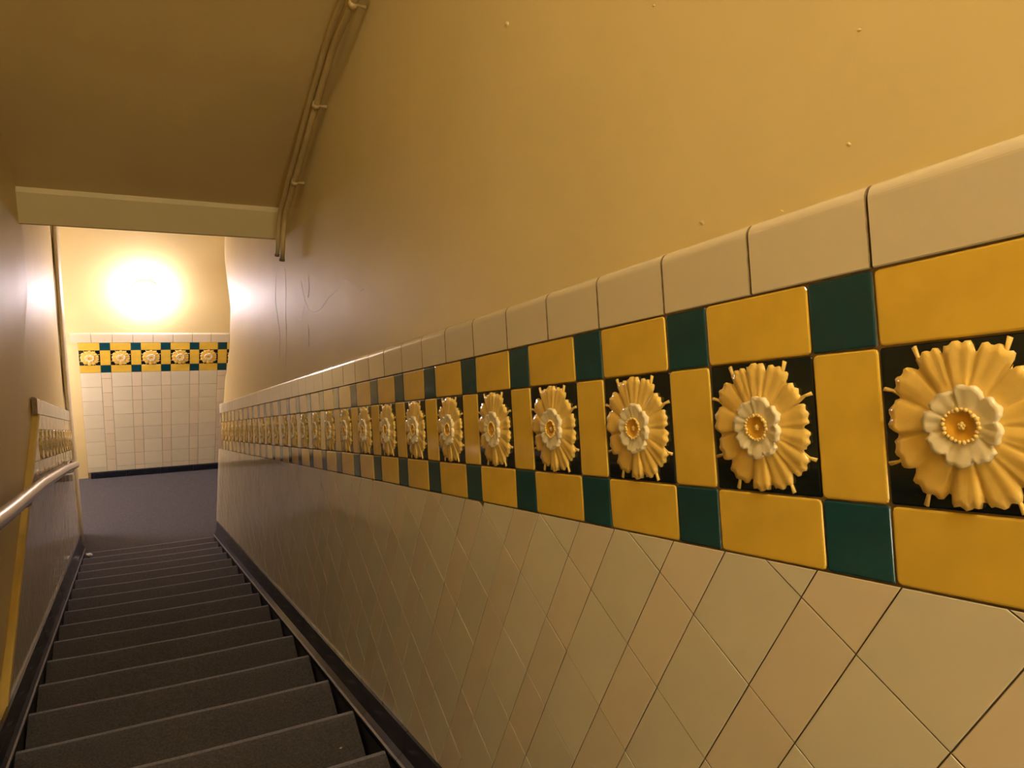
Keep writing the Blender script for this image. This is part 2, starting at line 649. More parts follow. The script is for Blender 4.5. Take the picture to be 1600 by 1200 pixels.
for k in range(6):
    a = k * 2 * math.pi / 5
    rr = 0 if k == 5 else 0.0021
    bmesh.ops.create_icosphere(bm, subdivisions=1, radius=0.0020, matrix=Matrix.Translation((rr * math.cos(a), rr * math.sin(a), 0.0112 + (0.0008 if k == 5 else 0))))
M_beads = bpy.data.meshes.new('stamens')
bm.to_mesh(M_beads)
bm.free()
M_beads.materials.append(MATS['bead_yellow'])
M_beads.polygons.foreach_set('use_smooth', [True] * len(M_beads.polygons))


for me_ in (M_outer, M_inner, M_heart, M_beads):
    for v_ in me_.vertices:
        v_.co.z *= 0.66


def flower_tile(parent, fr, x, y, z, sc=None):
    t = place('flower_tile', M_flower_bed, parent, fr, x, y, z, 0.003, sc=sc)
    for nm, me in (('outer_petals', M_outer), ('inner_petals', M_inner), ('flower_heart', M_heart), ('stamens', M_beads)):
        o = bpy.data.objects.new(nm, me)
        COL.objects.link(o)
        o.parent = t
        o.matrix_local = Matrix.Translation((0, 0, T - 0.001)) @ Matrix.Rotation(math.radians(8), 4, 'Z') if nm != 'outer_petals' else Matrix.Translation((0, 0, T - 0.001))
    return t


def coping_mesh(name, length, depth=0.020, h=0.0825, rr=0.017):
    """rounded capping tile: x along, y up from the frieze, z out; face at z=0"""
    prof = [(0.0, -depth), (0.0, -0.0015), (0.0012, 0.0), (h - rr, 0.0)]
    for k in range(1, 11):
        a = k / 10 * math.pi / 2
        prof.append((h - rr + rr * math.sin(a), -rr + rr * math.cos(a)))
    prof.append((h, -depth - 0.004))
    n = len(prof)
    verts, faces = [], []
    xs = [-length / 2, -length / 2 + 0.0008, length / 2 - 0.0008, length / 2]
    for q, x in enumerate(xs):
        e = 0.0006 if q in (0, 3) else 0.0
        for y, z in prof:
            verts.append((x, y - (e if y > 0.03 else -0.3 * e), z - e))
    for q in range(3):
        for i in range(n - 1):
            faces.append((q * n + i, q * n + i + 1, (q + 1) * n + i + 1, (q + 1) * n + i))
    faces.append(tuple(range(n)))
    faces.append(tuple(range(3 * n, 4 * n))[::-1])
    ii = [0 if (n - 1) <= k < 2 * (n - 1) else 1 for k in range(len(faces))]
    me = mesh(name, verts, faces, ['coping_glaze', 'grout'], ii)
    b = bmesh.new()
    b.from_mesh(me)
    bmesh.ops.recalc_face_normals(b, faces=b.faces)
    b.to_mesh(me)
    b.free()
    return me


M_cope = coping_mesh('coping_tile', 0.15 - 0.0024)


def y_of(u, v):
    return u * CT + v * ST


# right wall band: runs down with the stairs
for k in range(-3, 27):
    u0 = k * 0.225
    if y_of(u0 + 0.075, 0.3) < R_END:
        place('green_tile', M_green, wall_right, FR, -(u0 + 0.0375), 0.2625, ZT)
    if y_of(u0 + 0.075, 0.225) < R_END:
        place('upright_yellow_tile', M_yellow_up, wall_right, FR, -(u0 + 0.0375), 0.15, ZT)
    if y_of(u0 + 0.075, 0.075) < R_END + 0.02:
        place('green_tile', M_green, wall_right, FR, -(u0 + 0.0375), 0.0375, ZT)
    if y_of(u0, 0.3) < R_END:
        place('yellow_tile', M_yellow, wall_right, FR, -(u0 - 0.075), 0.2625, ZT)
    if y_of(u0, 0.225) < R_END:
        flower_tile(wall_right, FR, -(u0 - 0.075), 0.15, ZT)
    if y_of(u0, 0.075) < R_END + 0.02:
        place('yellow_tile', M_yellow, wall_right, FR, -(u0 - 0.075), 0.0375, ZT)
for k in range(-5, 42):
    uc = k * 0.15 + 0.075
    if y_of(uc + 0.075, 0.385) < R_END + 0.06:
        place('coping_tile', M_cope, wall_right, FR, -uc, 0.3015, 0.001, 0.003)

# right dado: tiles laid level, cut along the band and along the skirting
PER = 0.225 * CT
ROW = 0.1465
cand = []
for k in range(-4, 28):
    for wide in (0, 1):
        ya = k * PER - 0.005 if not wide else k * PER + 0.071
        yb = k * PER + 0.071 if not wide else (k + 1) * PER - 0.005
        for j in range(-3, 34):
            za, zb = -0.0915 - ROW * (j + 1), -0.0915 - ROW * j
            g = 0.0007
            yz = [(ya + g, za + g), (yb - g, za + g), (yb - g, zb - g), (ya + g, zb - g)]
            # to wall coordinates (x = -u, y = v)
            pl = [(-(y * CT - z * ST), y * ST + z * CT) for y, z in yz]
            pl = clip(pl, 0, 1, -0.0012)
            if len(pl) > 2:
                pl = clip(pl, 0, -1, -(SKIRT_V - 0.004))
            if len(pl) > 2:
                pl = clip(pl, -CT, ST, R_END)      # y <= R_END
            if len(pl) > 2:
                pl = clip(pl, 1, 0, 0.62)
            pl = clean(pl)
            if len(pl) < 3:
                continue
            if area(pl) < 0:
                pl = pl[::-1]
            if area(pl) < 0.00012:
                continue
            cx = sum(p[0] for p in pl) / len(pl)
            cy = sum(p[1] for p in pl) / len(pl)
            wp = FR @ Vector((cx, cy, 0))
            dist = (wp - cam.matrix_world.translation)
            dep = dist.dot(c_fwd)
            vis = dep > 0.1 and abs(dist.dot(c_right) / dep) < 0.80 and abs(dist.dot(c_down) / dep) < 0.62
            facing = abs(dist.normalized().x)
            size = area(pl) * facing / max(dep, 0.05) ** 2 if vis else area(pl) * 1e-4
            cand.append((size, pl, wide, cx, cy))
cand.sort(key=lambda c: -c[0])
rest_v, rest_f, rest_i = [], [], []
for q, (size, pl, wide, cx, cy) in enumerate(cand):
    tl = (random.gauss(0, 0.0022), random.gauss(0, 0.0022))
    tk = T + random.gauss(0, 0.0003)
    b = 0.0008
    loc = [(p[0] - cx, p[1] - cy) for p in pl]
    inr = min(math.hypot(p[0], p[1]) for p in loc)
    if inr < 0.006:
        b = 0.0005
    if q < 298:
        v, f = tile_geo(loc, tk, b, tl)
        me = mesh('dado_tile', v, f, ['cream_tile' if wide else 'pink_tile', 'grout'], side_idx(f))
        obj('dado_tile', me, None, wall_right, FR @ Matrix.Translation((cx, cy, ZT)))
    else:
        v, f = tile_geo(loc, tk, b, tl)
        o0 = len(rest_v)
        rest_v += [(p[0] + cx, p[1] + cy, p[2] + ZT) for p in v]
        rest_f += [tuple(i + o0 for i in fc) for fc in f]
        rest_i += side_idx(f, 0 if wide else 1, 2)
if rest_v:
    o = obj('far_dado_tiles', mesh('far_dado_tiles', rest_v, rest_f, ['cream_tile', 'pink_tile', 'grout'], rest_i), None, wall_right, FR)
    o['kind'] = 'stuff'

# old cracks in the upper plaster: raised, painted over
CRX = -0.002


def crack(pts, r=0.0022, material='crack_paint'):
    b = bmesh.new()
    pp = []
    for y, z in pts:
        un = 0.006 * noise.noise(Vector((y * 0.9, z * 0.9, 3.1))) + 0.0022 * noise.noise(Vector((y * 3.1, z * 3.1, 7.7)))
        pp.append((0.012 + un + r * (0.70 if material == 'crack_paint' else 0.62), y, z))
    tube_bm(b, round_path(pp, 0.03, 3), r, 6)
    return obj('plaster_crack', b, material, wall_right, smooth=True)


crack([(2.585, -0.870), (2.485, -0.912), (2.404, -0.916), (2.288, -0.866), (2.208, -0.809), (2.133, -0.730)], 0.0026)
crack([(2.133, -0.730), (2.033, -0.657), (1.935, -0.566), (1.784, -0.528)], 0.0014)
crack([(1.75, -0.520), (1.692, -0.479)], 0.0016)
crack([(2.485, -0.912), (2.50, -0.96), (2.522, -1.021), (2.56, -1.04)], 0.0018)

crack([(2.922, -0.96), (2.87, -1.033), (2.84, -1.151), (2.768, -1.249), (2.745, -1.393)], 0.0030)
crack([(3.118, -1.079), (3.105, -1.213), (2.938, -1.306), (2.892, -1.425)], 0.0024)
crack([(2.46, -0.79), (2.425, -0.83), (2.44, -0.875)], 0.0030)
crack([(2.395, -0.98), (2.37, -1.00), (2.345, -1.05)], 0.0034)
for y, z, r_ in ((0.427, 0.198, 0.0032), (0.269, 0.339, 0.0022), (1.095, 0.336, 0.006), (0.315, 0.253, 0.0018), (0.315, 0.438, 0.002), (0.66, 0.419, 0.0022)):
    b = bmesh.new()
    un = 0.006 * noise.noise(Vector((y * 0.9, z * 0.9, 3.1))) + 0.0022 * noise.noise(Vector((y * 3.1, z * 3.1, 7.7)))
    bmesh.ops.create_icosphere(b, subdivisions=2, radius=r_)
    for v_ in b.verts:
        f_ = 1 + 0.5 * noise.noise(v_.co / r_ * 1.3 + Vector((y * 9, z * 9, 0)))
        v_.co = Vector((v_.co.x * 0.35, v_.co.y * f_ * 1.4, v_.co.z * f_ * 0.8))
    bmesh.ops.translate(b, verts=b.verts, vec=(0.012 + un, y, z))
    obj('plaster_chip', b, 'plaster', wall_right)

# ------------------------------------------------------------------ left wall
LEDGE_Z = -1.925
wall_left = struct(obj('wall_left', plaster_grid('L'), None), 'yellow plaster stair wall with a low tiled dado and handrail')
# body behind the left tiles; its level top is the yellow ledge
# polygon in (h, z) where h runs along the wall
def hz(u, v):
    return (u * CT + v * ST, -u * ST + v * CT)


u_c = (COPE_V * CT - 0.012 - LEDGE_Z) / ST
u_s = (SKIRT_V * CT - LEDGE_Z) / ST
top_pt = hz(u_c, COPE_V - 0.012)
h_end = L_END
ue = (h_end - (COPE_V - 0.012) * ST) / CT
pl = [(hz(u_s - 0.12, SKIRT_V - 0.08)), (h_end, FLOOR_Z), (h_end, hz(ue, COPE_V - 0.012)[1]), (top_pt[0], top_pt[1]), (hz(u_s - 0.01, 0)[0] - 0.4, LEDGE_Z)]
pl = [hz(u_s, SKIRT_V), (4.75, FLOOR_Z), (h_end, FLOOR_Z), (h_end, hz(ue, COPE_V - 0.012)[1]), top_pt]
bm = bmesh.new()
fw = HL
nl = FL.to_3x3() @ Vector((0, 0, 1))


def lw(h, z, off):
    p = LO + HL * h + nl * off
    return (p.x, p.y, z)


A = [bm.verts.new(lw(h, z, -0.0045)) for h, z in pl]
B = [bm.verts.new(lw(h, z, -0.04)) for h, z in pl]
bm.faces.new(A)
bm.faces.new(B[::-1])
for i in range(len(pl)):
    j = (i + 1) % len(pl)
    bm.faces.new((A[i], A[j], B[j], B[i]))
obj('dado_body', bm, 'grout', wall_left)
# painted level ledge and its nosing where the tiles stop
bm = bmesh.new()
h0, h1 = hz(u_s, SKIRT_V)[0] - 0.05, top_pt[0] + 0.02
prof = [(-0.06, -0.03), (0.0005, -0.03), (0.0015, -0.006), (0.0, 0.001), (-0.005, 0.004), (-0.06, 0.004)]
A = [bm.verts.new(lw(h0, LEDGE_Z + dz, off)) for off, dz in prof]
B = [bm.verts.new(lw(h1, LEDGE_Z + dz, off)) for off, dz in prof]
bm.faces.new(A)
bm.faces.new(B[::-1])
for i in range(len(prof)):
    j = (i + 1) % len(prof)
    bm.faces.new((A[i], A[j], B[j], B[i]))
obj('ledge', bm, 'ledge_paint', wall_left)

bm = bmesh.new()
bz = [FLOOR_Z, -4.2, -3.7, -3.22, -3.0, -2.5, -2.1, -1.7, -1.3, -0.80]
bxy = [(n_left(5.2) - 0.002 - 0.004 * (i > 2), 5.205 + (0.0 if z < -3.1 else lerp_table(L_EDGE, z) - 5.24), z) for i, z in enumerate(bz)]
for ring, (cx_, cy_, cz_) in zip(tube_bm(bm, bxy, 0.021, 18), bxy):
    for v_ in ring:
        v_.co.y = cy_ + 4.0 * (v_.co.y - cy_)
obj('corner_bead', bm, 'lit_corner_paint', wall_left, smooth=True)

for k in range(9, 30):
    u0 = k * 0.225 + 0.06
    def ok(ua, ub, va, vb):
        return hz(ub, vb)[0] < L_END and max(hz(ua, vb)[1], hz(ua, va)[1]) < LEDGE_Z - 0.02
    if ok(u0, u0 + 0.075, 0.225, 0.3):
        place('green_tile', M_green, wall_left, FL, u0 + 0.0375, 0.2625, ZT)
    if ok(u0, u0 + 0.075, 0.075, 0.225):
        place('upright_yellow_tile', M_yellow_up, wall_left, FL, u0 + 0.0375, 0.15, ZT)
    if ok(u0, u0 + 0.075, 0, 0.075):
        place('green_tile', M_green, wall_left, FL, u0 + 0.0375, 0.0375, ZT)
    if ok(u0 - 0.15, u0, 0.225, 0.3):
        place('yellow_tile', M_yellow, wall_left, FL, u0 - 0.075, 0.2625, ZT)
    if ok(u0 - 0.15, u0, 0.075, 0.225):
        flower_tile(wall_left, FL, u0 - 0.075, 0.15, ZT)
    if ok(u0 - 0.15, u0, 0, 0.075):
        place('yellow_tile', M_yellow, wall_left, FL, u0 - 0.075, 0.0375, ZT)
for k in range(20, 45):
    uc = k * 0.15 + 0.02
    if uc - 0.075 > u_c - 0.16 and hz(uc + 0.075, COPE_V)[0] < L_END + 0.05:
        place('coping_tile', M_cope, wall_left, FL, uc, 0.3015, 0.001, 0.003)
# filling pieces of the band beside the ledge and the level dado tiles: too narrow to tell apart here
rv, rf, ri = [], [], []
for k in range(0, 32):
    for wide in (0, 1):
        ya = k * PER if not wide else k * PER + 0.076
        yb = k * PER + 0.076 if not wide else (k + 1) * PER
        for j in range(2, 34):
            za, zb = -0.0915 - ROW * (j + 1), -0.0915 - ROW * j
            g = 0.0007
            yz = [(ya + g, za + g), (yb - g, za + g), (yb - g, zb - g), (ya + g, zb - g)]
            pl = clip(yz, 0, 1, LEDGE_Z - 0.032)
            if len(pl) > 2:
                pl = clip(pl, 1, 0, L_END)
            pl = [(y * CT - z * ST, y * ST + z * CT) for y, z in pl]
            if len(pl) > 2:
                pl = clip(pl, 0, 1, -0.0012)
            if len(pl) > 2:
                pl = clip(pl, 0, -1, -(SKIRT_V - 0.004))
            pl = clean(pl)
            if len(pl) < 3:
                continue
            if area(pl) < 0:
                pl = pl[::-1]
            if area(pl) < 0.0001:
                continue
            cx = sum(p[0] for p in pl) / len(pl)
            cy = sum(p[1] for p in pl) / len(pl)
            v, f = tile_geo(pl, T, 0.0006, (random.gauss(0, 0.003), random.gauss(0, 0.003)))
            o0 = len(rv)
            rv += [(p[0], p[1], p[2] + ZT) for p in v]
            rf += [tuple(i + o0 for i in fc) for fc in f]
            ri += side_idx(f, 0 if wide else 1, 2)
o = obj('dado_tiles', mesh('dado_tiles', rv, rf, ['cream_tile', 'pink_tile', 'grout'], ri), None, wall_left, FL)
o['kind'] = 'stuff'
# cut band pieces against the ledge
for va, vb in ((0.225, 0.3), (0.075, 0.225), (0, 0.075)):
    us = None
    first = 99
    for k in range(9, 30):
        u0 = k * 0.225 + 0.06
        for ua, ub in ((u0 - 0.15, u0), (u0, u0 + 0.075)):
            inside = max(hz(ua, vb)[1], hz(ua, va)[1]) < LEDGE_Z - 0.02
            partly = hz(ub, va)[1] < LEDGE_Z - 0.04
            if inside or not partly:
                continue
            pl = [(ua + G / 2, va + G / 2), (ub - G / 2, va + G / 2), (ub - G / 2, vb - G / 2), (ua + G / 2, vb - G / 2)]
            pl = clean(clip(pl, -ST, CT, LEDGE_Z - 0.031))
            if len(pl) < 3 or area(pl) < 1e-4:
                continue
            cx = sum(p[0] for p in pl) / len(pl)
            cy = sum(p[1] for p in pl) / len(pl)
            v, f = tile_geo([(p[0] - cx, p[1] - cy) for p in pl], T, 0.001)
            green = (ub - ua) < 0.1 and (vb - va) < 0.1
            nm = 'green_tile' if green else 'yellow_tile'
            obj(nm, mesh(nm, v, f, [nm]), None, wall_left, FL @ Matrix.Translation((cx, cy, ZT)))

# ------------------------------------------------------------------ back wall band and dado
BP = 0.2433
BX0 = 0.003
bw, bn = BP * 2 / 3, BP / 3
fz0, fz1 = -3.395, -3.088
hh = (fz1 - fz0)
X_L, X_R = -1.052, 0.95
bm = bmesh.new()
box_bm(bm, X_L, X_R, BACK_Y + 0.0035, BACK_Y + 0.02, FLOOR_Z, fz1 + 0.07)
obj('grout_bed', bm, 'grout', wall_back)
sx, sy = BP / 0.225, hh / 0.3
for k in range(-4, 4):
    xc = BX0 + k * BP
    q = hh / 4
    if xc + bw / 2 > X_R:
        continue
    place('yellow_tile', M_yellow, wall_back, FB, xc, fz0 + q * 3.5, ZT, 0.003, sc=(sx, sy, 1))
    place('yellow_tile', M_yellow, wall_back, FB, xc, fz0 + q * 0.5, ZT, 0.003, sc=(sx, sy, 1))
    flower_tile(wall_back, FB, xc, fz0 + q * 2, ZT, sc=(sx, sy, 1))
    xg = xc + BP / 2
    place('green_tile', M_green, wall_back, FB, xg, fz0 + q * 3.5, ZT, 0.003, sc=(sx, sy, 1))
    place('green_tile', M_green, wall_back, FB, xg, fz0 + q * 0.5, ZT, 0.003, sc=(sx, sy, 1))
    place('upright_yellow_tile', M_yellow_up, wall_back, FB, xg, fz0 + q * 2, ZT, 0.003, sc=(sx, sy, 1))
M_cope_b = coping_mesh('coping_tile', 0.162 - G, h=0.098, rr=0.018)
xq = X_L - 0.06
while xq < X_R:
    place('coping_tile', M_cope_b, wall_back, FB, xq + 0.081, fz1 + 0.0015, 0.001, 0.002)
    xq += 0.162
SK_T = -4.524
wide_h = 0.1535
tile_cache = {}
for k in range(-4, 5):
    for wide in (1, 0):
        xc = BX0 + k * BP + (0 if wide else BP / 2)
        w = bw if wide else bn
        if xc + w / 2 > X_R:
            continue
        z = fz0
        first = True
        off = 0.0 if wide else random.choice([0.05, 0.09, 0.0])
        while z > SK_T + 0.01:
            h = wide_h - (off if first else 0)
            first = False
            zb = max(z - h, SK_T)
            hk = round(z - zb, 4)
            key = (wide, hk)
            if hk > 0.012:
                if key not in tile_cache:
                    v, f = tile_geo([(-w / 2 + 0.0012, -hk / 2 + 0.0012), (w / 2 - 0.0012, -hk / 2 + 0.0012), (w / 2 - 0.0012, hk / 2 - 0.0012), (-w / 2 + 0.0012, hk / 2 - 0.0012)], T, 0.002)
                    tile_cache[key] = mesh('dado_tile', v, f, ['cream_tile' if wide else 'pink_tile', 'grout'], side_idx(f))
                place('dado_tile', tile_cache[key], wall_back, FB, xc, (z + zb) / 2, ZT, 0.006)
            z = zb
# black skirting of the back wall
base_back = bpy.data.objects.new('baseboard_back', None)
COL.objects.link(base_back)
base_back.location = (X_L, BACK_Y, FLOOR_Z)
struct(base_back, 'black glazed skirting tiles along the end wall of the landing')
v, f = tile_geo(rrect(0.303 - 0.002, SK_T - FLOOR_Z, 0.002, 1), 0.016, 0.004)
M_sk = mesh('skirting_tile', v, f, ['navy_tile'])
bpy.context.view_layer.update()
xq = -1.03
while xq < X_R - 0.2:
    o = obj('skirting_tile', M_sk, None, base_back)
    o.matrix_local = base_back.matrix_world.inverted() @ FB @ Matrix.Translation((xq + 0.1515, (SK_T + FLOOR_Z) / 2, -0.0035))
    xq += 0.303

# ------------------------------------------------------------------ staircase
X0R = -0.044


def step_x_left(y):
    return n_left(y) + 0.040


stairs = empty('staircase', (-0.5, NOSE_Y0 + GOING * LAST, FLOOR_Z))
tag(stairs, 'straight flight of grey carpeted steps going down between the tiled walls', 'staircase')
inv = Matrix.Translation(-Vector(stairs.location))
NX = 16
for k in range(K0, LAST + 1):
    yn, zn = NOSE_Y0 + GOING * k, NOSE_Z0 - RISER * k
    rr = 0.016
    y_back = yn - GOING - 0.022
    prof = [(y_back, zn - RISER - 0.03), (y_back, zn), (yn - GOING * 0.5, zn), (yn - 0.06, zn)]
    for q in range(0, 7):
        a = math.pi / 2 - q / 6 * math.pi
        prof.append((yn - rr + rr * math.cos(a), zn - rr + rr * math.sin(a)))
    prof += [(yn - 0.024, zn - 2 * rr - 0.008), (yn - 0.024, zn - RISER - 0.03)]
    np_ = len(prof)
    vs, fs = [], []
    xl = step_x_left(yn)
    for i in range(NX + 1):
        t = i / NX
        x = xl + (X0R - xl) * t
        sag = -0.0055 * math.sin(math.pi * t) + 0.0014 * noise.noise(Vector((x * 5, k * 3.3, 0.5)))
        wob = 0.0025 * noise.noise(Vector((x * 4, k * 5.1, 4.5)))
        for n_, (y, z) in enumerate(prof):
            f_ = 1.0 if 2 <= n_ <= np_ - 3 else 0.0
            g_ = 1.0 if 3 <= n_ <= np_ - 3 else 0.0
            vs.append((x + 0.5, y + wob * g_ - stairs.location.y, z + sag * f_ - stairs.location.z))
    for i in range(NX):
        for q in range(np_):
            q2 = (q + 1) % np_
            fs.append((i * np_ + q, i * np_ + q2, (i + 1) * np_ + q2, (i + 1) * np_ + q))
    fs.append(tuple(range(np_))[::-1])
    fs.append(tuple(range(NX * np_, (NX + 1) * np_)))
    me = mesh('step', vs, fs, ['carpet', 'worn_lit_carpet'], [1 if (fi < NX * np_ and 4 <= fi % np_ <= 6) else 0 for fi in range(len(fs))])  # nosing faces carry the wear and the painted highlight
    b = bmesh.new()
    b.from_mesh(me)
    bmesh.ops.recalc_face_normals(b, faces=b.faces)
    b.to_mesh(me)
    b.free()
    obj('step', me, None, stairs)


# skirtings of the flight: a dark strip down each side with a cove tile above
def nose_v(u):
    # v of the nosing line at u (the flight is a touch steeper than the band)
    return -0.737 - 0.0035 * (u - 1.539) / 0.331


def skirting(side):
    root = bpy.data.objects.new('baseboard_right' if side == 'R' else 'baseboard_left', None)
    COL.objects.link(root)
    struct(root, 'black glazed skirting running down the %s side of the flight' % ('flower band' if side == 'R' else 'handrail'))
    fr = FR if side == 'R' else FL
    sgn = -1 if side == 'R' else 1
    end_u = 6.55 if side == 'R' else 6.70
    step = 0.331
    u = -1.2
    q = 0
    out = 0.041 if side == 'R' else 0.037
    while u < end_u:
        ub = min(u + step, end_u)
        du = ub - u
        # cove profile (v offset, out)
        vt = SKIRT_V + random.uniform(-0.001, 0.001)
        rows = []
        for uu in (u + 0.0008, ub - 0.0008):
            vb = nose_v(uu) - 0.002
            d = vt - vb
            rows.append([(vt, -0.002), (vt, 0.009), (vt - 0.18 * d, 0.0125), (vt - 0.5 * d, 0.0165), (vt - 0.74 * d, 0.023), (vt - 0.90 * d, out - 0.005),
                         (vb + 0.003, out), (vb - 0.004, out), (vb - 0.004, -0.002)])
        n = len(rows[0])
        dz = random.uniform(-0.0006, 0.0006)
        vs = [(sgn * uu, v_, o_ + (dz if o_ > 0 else 0)) for uu, rw in zip((u + 0.0008, ub - 0.0008), rows) for v_, o_ in rw]
        uc = sgn * (u + ub) / 2
        vs = [(a - uc, b_, c_) for a, b_, c_ in vs]
        fs = [(i, (i + 1) % n, n + (i + 1) % n, n + i) for i in range(n)] + [tuple(range(n)), tuple(range(n, 2 * n))]
        me = mesh('skirting_tile', vs, fs, ['navy_tile'])
        b = bmesh.new()
        b.from_mesh(me)
        bmesh.ops.recalc_face_normals(b, faces=b.faces)
        b.to_mesh(me)
        b.free()
        me.materials.append(MATS['edge_highlight'])  # painted highlight for the lip faces
        for pp in me.polygons:
            if set(pp.vertices) & {6, 5} == {6, 5} and set(pp.vertices) & {n + 6, n + 5} == {n + 6, n + 5}:
                pp.material_index = 1
        obj('skirting_tile', me, None, root, fr @ Matrix.Translation((uc, 0, 0)))
        u = ub
        q += 1
    # painted string below it
    bm = bmesh.new()
    pts = [(-1.2, -0.742), (end_u - 0.02, nose_v(end_u) - 0.004), (end_u - 0.02, -1.10), (-1.2, -1.10)]
    A = [bm.verts.new((sgn * a, b_, out - 0.004)) for a, b_ in pts]
    B = [bm.verts.new((sgn * a, b_, -0.01)) for a, b_ in pts]
    bm.faces.new(A)
    bm.faces.new(B[::-1])
    for i in range(4):
        j = (i + 1) % 4
        bm.faces.new((A[i], A[j], B[j], B[i]))
    obj('string', bm, 'stringer_paint', root, fr)
    return root


skirting('R')
skirting('L')

# ------------------------------------------------------------------ handrail
rail_pts = []
hr = [(-1.2, 0.80), (0.6, -0.475), (1.74, -1.272), (2.52, -1.80), (3.65, -2.60), (4.55, -3.255)]
rail = empty('handrail', (n_left(4.5) + 0.06, 4.5, -3.22))
tag(rail, 'thick polished round handrail sloping down along the left wall', 'handrail')
bm = bmesh.new()
pts = [Vector((n_left(y) + 0.052, y, z)) for y, z in hr]
pts = round_path(pts, 0.2, 4)
pts[-1:] = [Vector((n_left(4.50) + 0.052, 4.50, -3.218)), Vector((n_left(4.58) + 0.048, 4.58, -3.275)), Vector((n_left(4.62) + 0.03, 4.625, -3.295))]
tube_bm(bm, pts, [0.0245] * (len(pts) - 1) + [0.020], 20)
bmesh.ops.translate(bm, verts=bm.verts, vec=-Vector(rail.location))
obj('rail', bm, 'rail_metal', rail, smooth=True)
bm = bmesh.new()
e = Vector((n_left(4.62) + 0.03, 4.625, -3.295))
tube_bm(bm, [e, e + Vector((-0.006, 0.018, -0.010))], [0.0202, 0.019], 16)
bmesh.ops.translate(bm, verts=bm.verts, vec=-Vector(rail.location))
obj('end_cap', bm, 'stringer_paint', rail, smooth=True)
for y, z in ((0.9, -0.685), (2.2, -1.583), (3.4, -2.423), (4.3, -3.07)):
    bm = bmesh.new()
    p = Vector((n_left(y) + 0.052, y, z))
    tube_bm(bm, round_path([p + Vector((0, 0, -0.02)), p + Vector((-0.005, 0, -0.055)), p + Vector((-0.082, 0, -0.06))], 0.02, 4), 0.006, 8)
    bmesh.ops.translate(bm, verts=bm.verts, vec=-Vector(rail.location))
    obj('bracket', bm, 'rail_metal', rail, smooth=True)

# ------------------------------------------------------------------ pipes along the soffit
PX = -0.03
pa = [(1.55, 0.80), (2.037, 0.246), (2.216, 0.126), (2.330, 0.007), (2.405, -0.125), (2.58, -0.355), (2.665, -0.500), (2.795, -0.655), (2.832, -0.716), (2.801, -0.817), (2.790, -0.862)]
pa = [(1.62, 0.72), (2.037, 0.262), (2.230, 0.110), (2.42, -0.135), (2.80, -0.665), (2.815, -0.72), (2.795, -0.862)]
pb = [(1.70, 0.76), (2.09, 0.300), (2.275, 0.125), (2.50, -0.160), (2.87, -0.675), (2.885, -0.74), (2.862, -0.868)]
for nm, path, r, px, label in (('pipe', pa, 0.0108, PX, 'cream painted pipe nearer the stair wall, running down beside the sloping ceiling'),
                               ('pipe', pb, 0.0108, PX - 0.008, 'cream painted pipe tight under the sloping ceiling, ending below the beam')):
    root = empty('pipe', (px, path[-1][0], path[-1][1]))
    tag(root, label, 'pipe', 'painted pipes beside the sloping ceiling')
    bm = bmesh.new()
    pts = round_path([(px, y, z) for y, z in path], 0.05, 4)
    tube_bm(bm, pts, r, 12)
    bmesh.ops.translate(bm, verts=bm.verts, vec=-Vector(root.location))
    obj('tube', bm, 'pipe_paint', root, smooth=True)
    bm = bmesh.new()
    e0 = Vector((px, *path[-1]))
    tube_bm(bm, [e0 + Vector((0, 0.001, 0.004)), e0 + Vector((0, -0.001, -0.006))], r * 1.12, 12)
    bmesh.ops.translate(bm, verts=bm.verts, vec=-Vector(root.location))
    obj('cut_end', bm, 'pipe_end', root, smooth=True)
    if px == PX:
        for (y, z) in ((2.405, -0.113), (2.66, -0.47), (2.05, 0.250)):
            d = Vector((0, 0.58, -0.81))
            bm = bmesh.new()
            p = Vector((px, y, z))
            tube_bm(bm, [p - d * 0.012, p + d * 0.012], r * 1.28, 12)
            # nail and its lug into the plaster
            tube_bm(bm, [p, p + Vector((0.020, 0, 0)), p + Vector((0.038, 0, 0))], [0.004, 0.0035, 0.008], 8)
            bmesh.ops.translate(bm, verts=bm.verts, vec=-Vector(root.location))
            obj('clip', bm, 'pipe_paint', root, smooth=True)

# ------------------------------------------------------------------ lamps
lamp = empty('wall_lamp', (-0.512, BACK_Y + 0.008, -2.58))
tag(lamp, 'glowing round globe lamp on the end wall of the landing', 'lamp')
rotb = Matrix.Rotation(math.pi / 2, 4, 'X')
bm = bmesh.new()
lathe_bm(bm, [(0.0, 0.0), (0.110, 0.0), (0.114, 0.006), (0.114, 0.040), (0.108, 0.046), (0.0, 0.046)], 36)
obj('base', bm, 'lamp_base', lamp, rotb, smooth=False)
bm = bmesh.new()
prof = [(0.100, 0.044)]
for q in range(0, 11):
    a = -0.3 + q / 10 * (math.pi / 2 + 0.3)
    prof.append((0.124 * math.cos(a) if q < 10 else 0.0, 0.085 + 0.090 * math.sin(a)))
lathe_bm(bm, prof, 36)
obj('globe', bm, 'landing_glow', lamp, rotb, smooth=True)
bm = bmesh.new()
tube_bm(bm, [(-0.128, -0.05, -0.075), (-0.112, -0.075, -0.060), (-0.085, -0.105, -0.048)], [0.005, 0.006, 0.004], 8)
obj('clip', bm, 'clip_metal', lamp, smooth=True)

